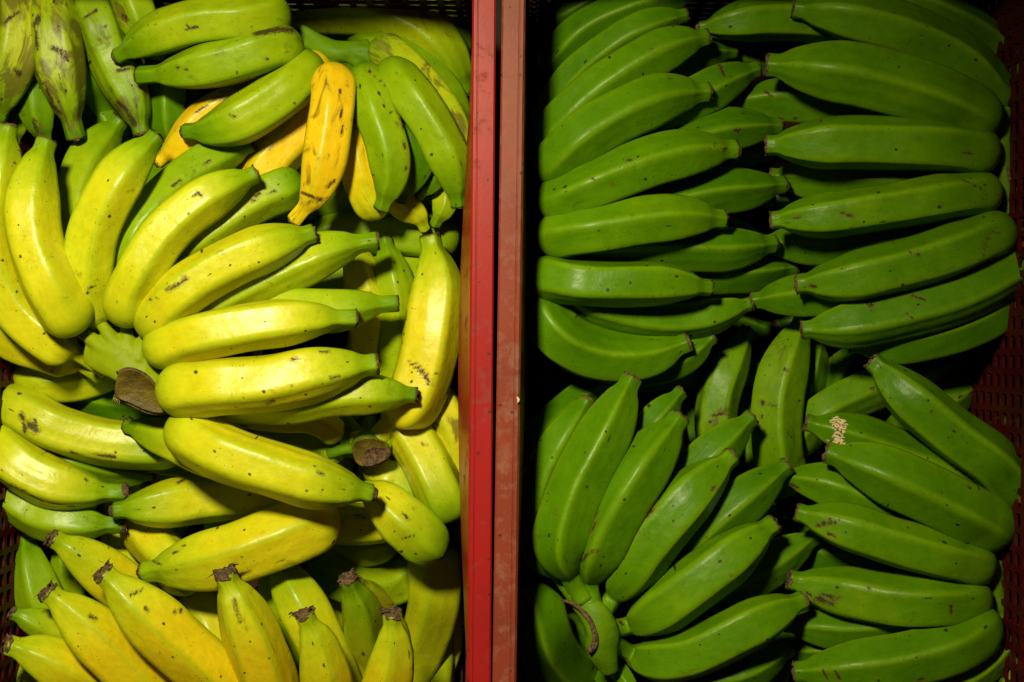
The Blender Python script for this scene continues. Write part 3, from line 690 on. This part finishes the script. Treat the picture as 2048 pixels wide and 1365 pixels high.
# gathered stalks: crowns in view
CROWN = {}
def gather(hand, ids, s_end=0.16):
    zs = [d["z"][2] for d in data if d["id"] in ids]
    zc = max(zs) if hand != "A" else float(np.mean(zs))
    CROWN[hand] = zc
    for d in data:
        if d["id"] in ids:
            k = np.clip((s_end - ss_) / s_end, 0, 1) ** 1.2
            d["z"] = d["z"] * (1 - k) + zc * k
gather("A", ("a0", "a1"))
gather("B", ("b1", "b2", "b3", "b5", "b10", "b11"))
gather("R", ("r0", "r1", "r2", "r3", "r4", "r5", "r6"))
zof = {d["id"]: d["z"] for d in data}
CROWN["A"] = float(np.mean([zof[k][2] for k in ("a2", "a3", "a5", "a6", "a7")])) - 0.004
CROWN["F"] = float(np.mean([zof[k][1] for k in ("f1", "f2", "f3", "f4", "f5")]))
CROWN["Q"] = float(np.mean([zof[k][1] for k in ("q1", "q2", "q3", "q4")])) - 0.008
CROWN["S"] = float(np.mean([zof[k][1] for k in ("s1", "s2", "s3", "s4")])) - 0.008

# scars: banana id, stroke in photo pixels, width px, kind
SCARS = [
("a3",[(176,578),(188,574)],7,0),("a3",[(172,588),(178,584)],6,0),("a6",[(335,580),(352,572),(372,556)],14,0),("a6",[(300,600),(312,596)],5,0),
("a5b",[(345,372),(362,362)],9,0),("a5b",[(408,330),(420,322)],9,0),("a6b",[(506,402),(512,392),(518,386)],13,0),("a6b",[(536,386),(552,380)],6,0),("a5",[(386,392),(394,384),(404,392)],9,0),
("a8",[(585,722),(600,720)],10,0),("a8",[(535,808),(548,802)],9,0),("a8",[(660,758),(680,754)],5,0),("a8",[(640,702),(660,701)],8,0),("a7b",[(668,616),(708,610)],4,0),
("a9",[(600,930),(625,938)],4,0),("a9",[(635,945),(650,948)],4,0),("a9",[(640,990),(645,975)],5,0),("a9",[(688,966),(706,970)],5,0),
("b1",[(818,722),(850,760)],3,0),("b1",[(834,728),(860,772)],8,0),("b1",[(846,742),(862,770)],10,0),("b1",[(872,748),(880,752)],5,0),
("b1",[(828,798),(836,792)],14,0),("b7",[(800,1020),(836,1062),(862,1084)],4,0),("b7",[(805,1078),(835,1070)],4,0),("b5",[(845,885),(852,892)],7,0),
("b8",[(708,1032),(728,1034)],8,0),("b8",[(680,1042),(690,1040)],5,0),
("c2",[(42,830),(50,848),(50,862)],15,0),("c2",[(68,842),(72,856)],12,0),("c2",[(60,850),(72,862)],22,0),("c2",[(140,906),(232,915)],5,0),
("c3",[(20,970),(90,1005),(150,1014)],4,0),("c3",[(165,962),(180,960)],5,0),("d2",[(306,1122),(322,1130)],6,0),("d2",[(345,1108),(370,1092)],5,0),("d1",[(355,966),(368,960)],8,0),
("e2",[(262,1190),(285,1180)],8,0),("e2",[(345,1225),(362,1222)],9,0),("e2",[(290,1215),(300,1222)],6,0),("e3",[(180,1232),(192,1238)],12,0),("e8",[(468,1200),(476,1228),(482,1245)],9,0),
("e1",[(142,1098),(150,1100)],6,0),("d2",[(480,1150),(500,1145)],9,0),("e12",[(822,1260),(832,1300),(828,1340)],9,0),
("f2",[(510,68),(560,58),(585,62)],17,0),("f2",[(525,115),(535,118)],7,0),("f2",[(352,135),(375,140)],5,0),("f1",[(300,58),(312,50)],7,0),("f1",[(378,58),(396,55)],6,0),
("f3",[(460,232),(470,234)],8,0),("o2",[(604,386),(620,392),(640,400)],9,0),("o2",[(655,375),(668,362)],9,0),("o2",[(680,180),(685,280),(670,350)],5,0),("o1",[(392,225),(415,212)],8,0),
("f4",[(735,140),(780,180),(806,250),(812,340)],4,0),("f4",[(780,228),(784,222)],6,0),("f5b",[(810,135),(850,160),(895,225)],12,0),
("h2",[(70,50),(78,35)],16,0),("h2",[(72,60),(74,100)],10,0),("h2",[(105,95),(125,105),(132,120)],16,0),("h2",[(92,165),(105,210),(120,226)],12,0),("h2",[(118,52),(120,62)],8,0),
("h3",[(238,205),(255,222),(270,250)],16,0),("h3",[(234,142),(256,138)],10,0),("h3",[(168,36),(195,20)],9,0),("h3",[(206,52),(214,54)],8,0),("h3",[(200,80),(204,82)],6,0),
("h1",[(10,45),(35,25)],10,0),("h1",[(30,140),(40,150)],14,0),("h6",[(245,30),(255,42)],10,0),("h8",[(375,180),(392,205)],10,0),
("h4",[(66,240),(76,265)],10,0),("f1",[(375,52),(372,60)],6,0),
("p2",[(1302,98),(1304,100)],9,0),("p3b",[(1440,132),(1448,152)],12,0),("p4b",[(1470,262),(1480,260)],9,0),("p4",[(1255,322),(1262,320)],9,0),("p4",[(1225,370),(1230,370)],9,0),("p4",[(1180,357),(1186,356)],6,0),("p4",[(1422,298),(1432,286)],4,0),
("p4",[(1448,300),(1452,298)],12,0),("p6",[(1305,590),(1312,600)],4,0),("p6",[(1260,567),(1262,567)],5,0),
("q3",[(1682,426),(1708,434)],9,0),("q3",[(1588,438),(1600,436)],7,0),("q3",[(1925,360),(1962,376)],5,0),("q2",[(1925,308),(1945,308)],6,0),("q2",[(1640,245),(1642,242)],8,0),("q2",[(1722,316),(1724,316)],6,0),
("q4",[(1965,520),(1975,480),(1985,465),(2000,468)],6,0),("q4",[(1620,572),(1630,574)],12,0),("q4",[(1682,538),(1698,539)],7,0),("q4",[(1750,578),(1760,578)],8,0),("q4",[(1820,505),(1845,512)],7,0),
("q5",[(1735,607),(1745,612)],14,0),("q5",[(1825,592),(1850,600)],8,0),("q5",[(1812,628),(1824,635)],6,0),("q5",[(1708,664),(1722,658)],5,0),("q5",[(1780,585),(1820,592)],5,0),
("q1b",[(1530,182),(1542,192)],9,0),
("r2",[(1196,1010),(1190,1045),(1182,1075)],8,0),("r2",[(1164,1122),(1178,1106),(1196,1102)],10,0),("r1",[(1110,1030),(1114,1020)],7,0),("r3",[(1320,995),(1290,1040),(1275,1065)],6,0),("r3",[(1425,980),(1430,975)],8,0),
("r5",[(1240,1244),(1246,1250)],9,0),("r5",[(1480,1142),(1496,1124)],4,0),("r5",[(1462,1152),(1466,1150)],6,0),("r1",[(1098,985),(1110,960)],4,0),
("s0b",[(1672,845),(1684,850),(1676,880),(1680,890)],24,1),("s0b",[(1655,882),(1690,895)],8,1),("s2",[(1632,1052),(1670,1046)],9,0),("s2",[(1655,1066),(1672,1072)],9,0),("s2",[(1640,1046),(1680,1040)],5,0),
("s3",[(1630,1198),(1665,1208)],16,0),("s3",[(1640,1190),(1680,1196)],10,0),("s3",[(1612,1186),(1622,1190)],8,0),("s3",[(1901,1212),(1902,1230)],10,0),("s3",[(1735,1178),(1742,1180)],5,0),
("s1",[(1938,972),(1942,975)],9,0),("s1",[(1955,976),(1958,976)],6,0),("s4",[(1645,1340),(1655,1360)],7,0),("s4",[(1672,1345),(1680,1360)],9,0),("s4",[(1830,1358),(1850,1356)],7,0),("s1b",[(1580,968),(1595,976)],10,0),
("t1",[(1524,804),(1526,808)],14,0),("t1",[(1534,808),(1552,812)],6,0),("t1",[(1522,832),(1524,834)],10,0),("t1",[(1568,738),(1574,742)],9,0),("t1",[(1516,850),(1520,868)],6,0),("t2",[(1425,832),(1446,828)],8,0),("t2",[(1418,846),(1426,842)],7,0),
("t3",[(1628,735),(1630,740)],7,0),("t4",[(1645,798),(1650,794)],11,0),("s0",[(1860,825),(1864,825)],8,0),("t5",[(1742,778),(1748,780)],8,0),("t6",[(1918,796),(1945,785)],6,0),("q0",[(1834,88),(1846,92)],5,0),
]
SC = {}
for (bid, pl, w, kind) in SCARS: SC.setdefault(bid, []).append((np.array(pl, float), w, kind))

def seg_dist(p, poly):
    best = np.full(len(p), 1e9)
    for a, b in zip(poly[:-1], poly[1:]):
        ab = b - a
        t = np.clip(((p - a) @ ab) / max(1e-9, ab @ ab), 0, 1)
        q = a + t[:, None] * ab
        best = np.minimum(best, np.linalg.norm(p - q, axis=1))
    return best

NR, NA = 92, 40
def build_banana(d, root, rng):
    s = np.linspace(0, 1, NR)
    u = np.interp(s, ss_, d["uv"][:, 0]); v = np.interp(s, ss_, d["uv"][:, 1])
    # smooth interpolation of the 26 settled samples
    def sm(a):
        for _ in range(3): a = np.concatenate([a[:1], (a[:-2] + 2 * a[1:-1] + a[2:]) / 4, a[-1:]])
        return a
    u, v, z = sm(u), sm(v), sm(sm(np.interp(s, ss_, d["z"])))
    k = S * (HC - z) / HC
    C = np.stack([(u - CU) * k, (CV - v) * k, z], 1)
    R = rprofile(s, d["fl"], d["L"], d["w"]) * d["w"] * .5 * k * (1.05 if d["ripe"] < .36 else 1.03)
    T = np.gradient(C, axis=0); T /= np.linalg.norm(T, axis=1)[:, None]
    upv = np.array([0.0, 0.0, 1.0])
    N = upv - T * (T @ upv)[:, None]; N /= np.maximum(1e-6, np.linalg.norm(N, axis=1))[:, None]
    Bn = np.cross(T, N)
    th = np.linspace(0, 2 * np.pi, NA, endpoint=False)
    # angular section: five ridges, unevenly spaced
    rid = (np.arange(5) * 72 + rng.uniform(-9, 9, 5))
    rid[0] = 0
    rid = np.sort((rid + d["roll"] + rng.uniform(-3, 3)) % 360) * math.pi / 180
    twist = rng.uniform(-0.12, 0.12)
    green = d["ripe"] < 0.36
    aw = 1.2 if green else 1.14
    V = np.zeros((NR, NA, 3)); RG = np.zeros((NR, NA))
    bumpy = rng.uniform(-1, 1, (6, 3))
    for i in range(NR):
        a = (th + twist * (s[i] - .5)) % (2 * np.pi)
        nxt = np.searchsorted(rid, a)
        hi = np.where(nxt < 5, rid[np.minimum(nxt, 4)], rid[0] + 2 * np.pi)
        lo = np.where(nxt > 0, rid[np.maximum(nxt - 1, 0)], rid[4] - 2 * np.pi)
        half = (hi - lo) / 2
        mid = (hi + lo) / 2
        poly = np.cos(half) / np.cos(np.clip(a - mid, -half, half))
        edge = np.minimum(hi - a, a - lo)
        ridge = np.exp(-(edge / 0.11) ** 2)
        wgt = aw * np.clip((s[i] - 0.02) / 0.15, 0, 1) * (1 - 0.35 * np.clip((s[i] - .9) / .1, 0, 1))
        sec = 1 - wgt * 0.86 * (1 - np.maximum(poly, .8)) - 0.012
        sec = sec * (1.02) - wgt * 0.020 * np.exp(-(edge / 0.10) ** 2)
        wob = 1 + 0.012 * sum(np.sin((2 + q) * 3.1 * s[i] + bumpy[q, 0] * 6 + (1 + q % 3) * th + bumpy[q, 1] * 6) for q in range(4))
        rr = R[i] * sec * wob
        V[i] = C[i] + rr[:, None] * (np.cos(th)[:, None] * N[i] + np.sin(th)[:, None] * Bn[i])
        RG[i] = ridge * np.clip((s[i] - .08) / .1, 0, 1) * np.clip((1.0 - s[i]) / .08, 0, 1)
    verts = V.reshape(-1, 3)
    faces = []
    for i in range(NR - 1):
        b0, b1 = i * NA, (i + 1) * NA
        for j in range(NA):
            j2 = (j + 1) % NA
            faces.append((b0 + j, b0 + j2, b1 + j2, b1 + j))
    n0 = len(verts)
    verts = np.vstack([verts, C[0] - T[0] * R[0] * .4, C[-1] + T[-1] * R[-1] * (.5 if "k" in d["fl"] else .12)])
    for j in range(NA):
        j2 = (j + 1) % NA
        faces.append((n0, j2, j))
        faces.append((n0 + 1, (NR - 1) * NA + j, (NR - 1) * NA + j2))
    o = link_mesh("banana", verts, faces, M_SKIN, root, True)
    me = o.data
    nv = len(verts)
    sfull = np.concatenate([np.repeat(s, NA), [0, 1]])
    # pigment: greener towards both ends on fruit that is turning
    rp = d["ripe"]
    turn = np.clip((rp - 0.3) / 0.3, 0, 1) if rp < .88 else 0.35
    tl = 1.3 * d["w"] / d["L"]
    tipg = np.clip((sfull - (1 - tl)) / tl, 0, 1) ** 1.0
    neckg = np.clip((0.16 - sfull) / 0.16, 0, 1)
    ripe = rp - turn * (0.30 * tipg + 0.20 * neckg) + (0.03 * neckg if rp < .36 else 0)
    Lm = d["L"] * S
    skin = np.zeros((nv, 3))
    skin[:, 0] = sfull * Lm
    ang = np.concatenate([np.tile(th, NR), [0, 0]])
    rad = d["w"] * .5 * S
    # seamless: wrap the angle on a circle
    skin[:, 1] = np.sin(ang) * rad
    skin[:, 2] = np.cos(ang) * rad + d["i"] * 0.37
    scar = np.zeros(nv); pale = np.zeros(nv)
    if d["id"] in SC:
        kz = S * (HC - verts[:, 2]) / HC
        pu = verts[:, 0] / kz + CU; pv = CV - verts[:, 1] / kz
        pp = np.stack([pu, pv], 1)
        topside = np.concatenate([(np.cos(np.tile(th, NR)) > -0.25), [0, 0]])
        for (pl, w, kind) in SC[d["id"]]:
            val = np.clip(1.1 - seg_dist(pp, pl) / (w * (0.75 if kind else 0.62)), 0, 1) * topside
            if kind == 0: scar = np.maximum(scar, val)
            else: pale = np.maximum(pale, val)
    tipdark = np.clip((sfull - 0.985) / 0.015, 0, 1) * 0.7
    scar = np.maximum(scar, tipdark)
    for nm, arr in (("ripe", ripe), ("scar", scar), ("pale", pale), ("age", np.full(nv, d["age"])),
                    ("ridge", np.concatenate([RG.reshape(-1), [0, 0]]))):
        at = me.attributes.new(nm, 'FLOAT', 'POINT'); at.data.foreach_set("value", np.asarray(arr, np.float32))
    at = me.attributes.new("skin", 'FLOAT_VECTOR', 'POINT'); at.data.foreach_set("vector", skin.astype(np.float32).ravel())
    if "b" in d["fl"]: return o
    # blossom end
    c, t, n, b2, r = C[-1], T[-1], N[-1], Bn[-1], R[-1]
    TV, TF = [], []
    m = 14
    if "k" in d["fl"]:
        prof = [(-.10, .72), (.25, .70), (.50, .48), (.58, .15)]
    else:
        prof = [(-.10, .90), (.05, .95), (.12, .84), (.06, .55), (.12, .2)]
        if d["hand"] in "AF": prof = [(-.02, .95), (.05, .95), (.08, .88), (.04, .55), (.06, .2)]
        if "d" in d["fl"]: prof = [(-.30, .96), (-.10, .98), (.16, .90), (.28, .66), (.20, .45), (.28, .2)]
    for (h, q) in prof:
        for j in range(m):
            aa = 2 * math.pi * j / m
            f = 1 + rng.uniform(-.13, .13)
            TV.append(c + t * r * (h + rng.uniform(-.15, .15) * (q > .5)) + r * q * f * .98 * (math.cos(aa) * n + math.sin(aa) * b2))
    for i in range(len(prof) - 1):
        for j in range(m):
            j2 = (j + 1) % m
            TF.append((i * m + j, i * m + j2, (i + 1) * m + j2, (i + 1) * m + j))
    TF.append(tuple((len(prof) - 1) * m + j for j in range(m)))
    if "d" in d["fl"]:
        for q in range(4):         # curled dry remnants of the flower
            a0 = rng.uniform(0, 6.28); base = len(TV)
            dirn = math.cos(a0) * n + math.sin(a0) * b2
            side = np.cross(t, dirn)
            cur = c + dirn * r * .5
            for w_ in range(5):
                f = w_ / 4
                cur = cur + (t * (0.20 - .25 * f) + dirn * (0.20 * f + rng.uniform(-.1, .2)) + side * rng.uniform(-.4, .4)) * r
                wd = r * (.36 - .26 * f)
                TV += [cur + side * wd, cur + dirn * wd * .5, cur - side * wd, cur - dirn * wd * .5]
            for w_ in range(4):
                for x in range(4):
                    x2 = (x + 1) % 4
                    TF.append((base + w_ * 4 + x, base + w_ * 4 + x2, base + w_ * 4 + 4 + x2, base + w_ * 4 + 4 + x))
    tip = link_mesh("blossom_end", TV, TF, M_TIP, o, True)
    return o

HANDS = {
"A": ("big yellow-green banana hand with pale fingers fanned around a brown cut stalk, left crate", "hands of yellow bananas"),
"B": ("yellow banana hand with a round dark stalk end, beside the red divider", "hands of yellow bananas"),
"C": ("yellow banana hand at the left crate's left side with black dried tips pointing right", "hands of yellow bananas"),
"D": ("pair of plump yellow bananas lying across and pointing left, below the pale big hand", "hands of yellow bananas"),
"E": ("deep yellow banana hand with dark tips pointing up along the bottom edge", "hands of yellow bananas"),
"I": ("small green-yellow banana hand in the bottom left corner beside the deep yellow hand", "hands of yellow bananas"),
"J": ("shaded curved yellow-green bananas lying low against the red divider at bottom", "hands of yellow bananas"),
"F": ("green banana hand with a few ripe orange-yellow fingers, top of the left crate", "hands of yellow bananas"),
"G": ("shaded olive banana hand under the left crate's far wall, behind the orange-fingered hand", "hands of yellow bananas"),
"H": ("old mottled banana hand with brown scars, top left corner, tips pointing down", "hands of yellow bananas"),
"P": ("dark green banana hand against the divider in the right crate, tips pointing right", "hands of green bananas"),
"Q": ("dark green banana hand at the top right wall, tips pointing left", "hands of green bananas"),
"R": ("green banana fan spreading from a curved brown cut stalk, bottom left of the right crate", "hands of green bananas"),
"V": ("dark shaded green bananas under the brown cut stalk, near the divider's bottom end", "hands of green bananas"),
"S": ("green banana hand in the bottom right corner with a pale peeling patch on one finger", "hands of green bananas"),
"W": ("green bananas glimpsed in the dark gap beneath the orange-fingered hand, left crate", "hands of yellow bananas"),
"X": ("shaded yellow-green bananas glimpsed at the bottom of the left crate's near half", "hands of yellow bananas"),
"Y": ("dark green bananas glimpsed between the two facing hands, right crate's far half", "hands of green bananas"),
"Z": ("dark green bananas glimpsed beneath the fan and corner hand, right crate's near half", "hands of green bananas"),
"T": ("small black-spotted green banana hand low in the middle of the right crate", "hands of green bananas"),
}
roots = {}
for h, (lab, grp) in HANDS.items():
    ds = [d for d in data if d["hand"] == h]
    c0 = np.mean([P(d["uv"][0][0], d["uv"][0][1], d["z"][0]) for d in ds], 0)
    roots[h] = thing("banana_hand", tuple(c0), lab, "bananas", grp)
for d in data:
    build_banana(d, roots[d["hand"]], np.random.default_rng(100 + d["i"]))

# ------------------------------------------------------------------ crowns (stalk cushions the fingers grow from)
def tube(name, path, radii, mat, parent, seed=0, flat=1.0, m=18, n=22, cap=True):
    """swept lumpy body through px path (u, v, z); radii px"""
    rng = np.random.default_rng(seed)
    p = np.array([(u, v, z, r) for (u, v, z), r in zip(path, radii)], float)
    q, _ = catmull(p, n)
    k = S * (HC - q[:, 2]) / HC
    C = np.stack([(q[:, 0] - CU) * k, (CV - q[:, 1]) * k, q[:, 2]], 1)
    R = q[:, 3] * k
    T = np.gradient(C, axis=0); T /= np.linalg.norm(T, axis=1)[:, None]
    upv = np.array([0, 0, 1.0])
    N = upv - T * (T @ upv)[:, None]; N /= np.maximum(1e-6, np.linalg.norm(N, axis=1))[:, None]
    Bn = np.cross(T, N)
    ph = rng.uniform(0, 6.28, 6)
    V, F = [], []
    for i in range(n):
        for j in range(m):
            a = 2 * math.pi * j / m
            f = 1 + .06 * math.sin(3 * a + ph[0] + i * .5) + .05 * math.sin(2 * a + ph[1] - i * .8) + rng.uniform(-.015, .015)
            V.append(C[i] + R[i] * f * (math.cos(a) * N[i] * flat + math.sin(a) * Bn[i]))
    for i in range(n - 1):
        for j in range(m):
            j2 = (j + 1) % m
            F.append((i * m + j, i * m + j2, (i + 1) * m + j2, (i + 1) * m + j))
    V.append(C[0]); V.append(C[-1])
    for j in range(m):
        j2 = (j + 1) % m
        F.append((n * m, j2, j)); F.append((n * m + 1, (n - 1) * m + j, (n - 1) * m + j2))
    return link_mesh(name, V, F, mat, parent, True)

def slab(name, outline, zc, th, mat, parent, tilt=(0, 0), seed=0, ring=0):
    """ragged plate from a px outline with depth; tilt = dz per px in u, v about the centroid"""
    rng = np.random.default_rng(seed)
    q, _ = catmull(list(outline) + [outline[0]], 40)
    q = q[:-1]
    cu, cv = q[:, 0].mean(), q[:, 1].mean()
    V, F = [], []
    n = len(q)
    rings = [(1.0, -th), (1.0, -th * .25), (0.97, 0.0008), (0.90, 0.0), (0.6, -0.0012), (0.3, -.0016)]
    for (f, dz) in rings:
        for (a, b) in q:
            jit = rng.uniform(-1.4, 1.4)
            uu, vv = cu + (a - cu) * f + jit * .5, cv + (b - cv) * f + jit * .5
            z = zc + (uu - cu) * tilt[0] + (vv - cv) * tilt[1] + dz + rng.uniform(-.0003, .0003)
            V.append(P(uu, vv, z))
    for i in range(len(rings) - 1):
        for j in range(n):
            j2 = (j + 1) % n
            F.append((i * n + j, i * n + j2, (i + 1) * n + j2, (i + 1) * n + j))
    F.append(tuple((len(rings) - 1) * n + j for j in range(n)))
    F.append(tuple(range(n))[::-1])
    return link_mesh(name, V, F, mat, parent, True)

def tube_geo(path, radii, flat=1.0, m=14, n=14):
    o = tube("t", path, radii, M_CROWN, None, 1, flat, m, n)
    me = o.data
    V = [tuple(v.co) for v in me.vertices]; F = [tuple(p.vertices) for p in me.polygons]
    bpy.data.objects.remove(o); bpy.data.meshes.remove(me)
    return V, F

def crown(parent, tubes, mat, voxel=0.0011):
    """stalk cushion: several swellings fused into one smooth body"""
    V, F = [], []
    for (path, radii, flat) in tubes:
        v, f = tube_geo(path, radii, flat)
        b = len(V); V += v; F += [tuple(x + b for x in q) for q in f]
    o = link_mesh("crown", V, F, mat, parent, True)
    r = o.modifiers.new("fuse", 'REMESH'); r.mode = 'VOXEL'; r.voxel_size = voxel; r.use_smooth_shade = True
    sm = o.modifiers.new("soften", 'SMOOTH'); sm.iterations = 22; sm.factor = 0.6
    return o

M_OLIVE = simple_noise_mat("olive_stalk_cut", (0.040, 0.026, 0.003), (0.15, 0.105, 0.008), 30, 0.5, 0.002, 200)
zA = CROWN["A"] - .004
tb = [([(170, 706, zA - .004), (215, 716, zA), (262, 738, zA), (300, 782, zA - .002), (318, 815, zA - .006)], [20, 36, 42, 36, 20], .5)]
for (ua, va, ub, vb, r) in [(150, 655, 236, 716, 17), (192, 636, 246, 704, 15), (250, 645, 262, 712, 15), (290, 670, 276, 722, 15), (305, 708, 288, 744, 15), (325, 780, 300, 770, 16)]:
    tb.append(([(ua, va, zA - .006), ((ua + ub) / 2, (va + vb) / 2, zA - .001), (ub, vb, zA)], [r * .7, r * .95, r * 1.25], 1.0))
cr = crown(roots["A"], tb, M_CROWN)
slab("stalk_cut", [(236, 744), (262, 737), (300, 757), (330, 800), (332, 826), (300, 824), (262, 808), (230, 790)], zA + .0105, .02, M_OLIVE, cr, (-.00003, -.00010), 4)
tube("cut_edge", [(232, 745, zA + .012), (262, 737, zA + .0105), (300, 757, zA + .0075), (330, 802, zA + .003)], [2.0, 2.4, 2.4, 2.0], M_TIP, cr, 31, .8, 8, 24)
tube("cut_edge", [(228, 790, zA + .008), (262, 810, zA + .0045), (300, 826, zA + .0015), (334, 828, zA + .001)], [2.0, 3.0, 3.4, 2.0], M_TIP, cr, 32, .8, 8, 24)
for q in range(5):
    tube("fibre", [(232 + q * 4, 788, zA + .006), (226 + q * 3, 800 + q, zA + .003), (222 + q * 5, 806 + q * 2, zA - .002)], [1.4, 1.0, .5], M_FIBRE, cr, q, 1, 5, 5)

zB = CROWN["B"] - .004
tb = [([(744, 866, zB - .006), (742, 890, zB), (742, 908, zB + .004)], [24, 40, 38], 1.0)]
for (ua, va) in [(690, 838), (741, 836), (790, 838), (650, 862), (655, 905), (782, 872)]:
    tb.append(([(ua, va, zB - .006), ((ua + 742) / 2, (va + 890) / 2, zB - .001), (740, 890, zB)], [14, 13, 20], 1.0))
cr = crown(roots["B"], tb, M_CROWN_G)
slab("stalk_cut", [(704, 900), (712, 882), (740, 876), (770, 884), (780, 902), (774, 922), (745, 934), (714, 928)], zB + .0215, .014, M_OLIVE, cr, (.00002, -.00014), 6)
slab("stalk_pith", [(722, 912), (742, 896), (776, 898), (780, 912), (755, 928), (728, 932)], zB + .0245, .008, M_TIP, cr, (.00004, -.00012), 7)

zR = CROWN["R"] + .001
tb = [([(1148, 1200, zR - .004), (1182, 1222, zR), (1202, 1258, zR), (1205, 1300, zR - .004), (1222, 1345, zR - .012)], [14, 28, 35, 32, 18], .7)]
cr = crown(roots["R"], tb, M_CROWN_G)
tube("stalk_cut", [(1122, 1200, zR + .004), (1150, 1210, zR + .0085), (1176, 1236, zR + .0105), (1190, 1268, zR + .0105), (1188, 1292, zR + .009), (1176, 1304, zR + .008)], [2.5, 4, 5.5, 6, 8, 5], M_TIP, cr, 9, .7, 10, 30)
zF = CROWN["F"] - .040
tb = [([(600, 72, zF - .004), (650, 98, zF), (690, 104, zF), (740, 92, zF - .004)], [14, 22, 22, 14], .8)]
for (ua, va) in [(600, 60), (610, 90), (640, 118), (664, 135), (722, 130), (765, 125), (790, 105)]:
    tb.append(([(ua, va, zF - .003), ((ua + 672) / 2, (va + 98) / 2, zF), (672, 98, zF)], [13, 12, 16], 1.0))
crown(roots["F"], tb, M_CROWN_G)
zQ = CROWN["Q"]
tb = [([(2012, 215, zQ - .006), (2004, 280, zQ), (2010, 340, zQ), (2022, 410, zQ - .002), (2042, 470, zQ - .006)], [12, 17, 18, 18, 12], .9)]
for (ua, va, ub, vb) in [(1990, 225, 2006, 250), (1985, 262, 2006, 285), (1990, 315, 2008, 330), (1992, 385, 2016, 380), (2010, 455, 2030, 430)]:
    tb.append(([(ua, va, zQ), ((ua + ub) / 2, (va + vb) / 2, zQ), (ub, vb, zQ)], [13, 13, 15], 1.0))
cr = crown(roots["Q"], tb, M_CROWN_G)
tube("stalk_cut", [(2012, 330, zQ + .006), (2022, 360, zQ + .007), (2034, 385, zQ + .005)], [3, 5, 4], M_TIP, cr, 14, 1, 8, 14)
zS = CROWN["S"]
tb = [([(2006, 1075, zS - .004), (1994, 1130, zS), (1992, 1180, zS), (2004, 1215, zS - .006)], [12, 15, 18, 13], .9)]
for (ua, va, ub, vb) in [(2005, 1085, 1998, 1110), (1980, 1132, 1994, 1140), (1972, 1190, 1992, 1180), (1985, 1225, 1996, 1200), (2012, 1240, 2000, 1208), (2034, 1250, 2004, 1212)]:
    tb.append(([(ua, va, zS), ((ua + ub) / 2, (va + vb) / 2, zS), (ub, vb, zS)], [12, 12, 14], 1.0))
cr = crown(roots["S"], tb, M_CROWN_G)
tube("stalk_cut", [(2010, 1180, zS + .006), (2016, 1194, zS + .006), (2014, 1208, zS + .003)], [4, 6, 4], M_TIP, cr, 14, 1, 8, 10)

# a husk lying on the rim of the right crate
gx = tube("rice_husk", [(1034, 794, .0022), (1037, 800, .0026), (1035, 807, .0022)], [1.2, 3.2, 1.0], M_GRAIN, None, 20, .8, 8, 8)
gx["label"] = "tiny pale rice husk lying on the salmon crate rim"
gx["category"] = "husk"
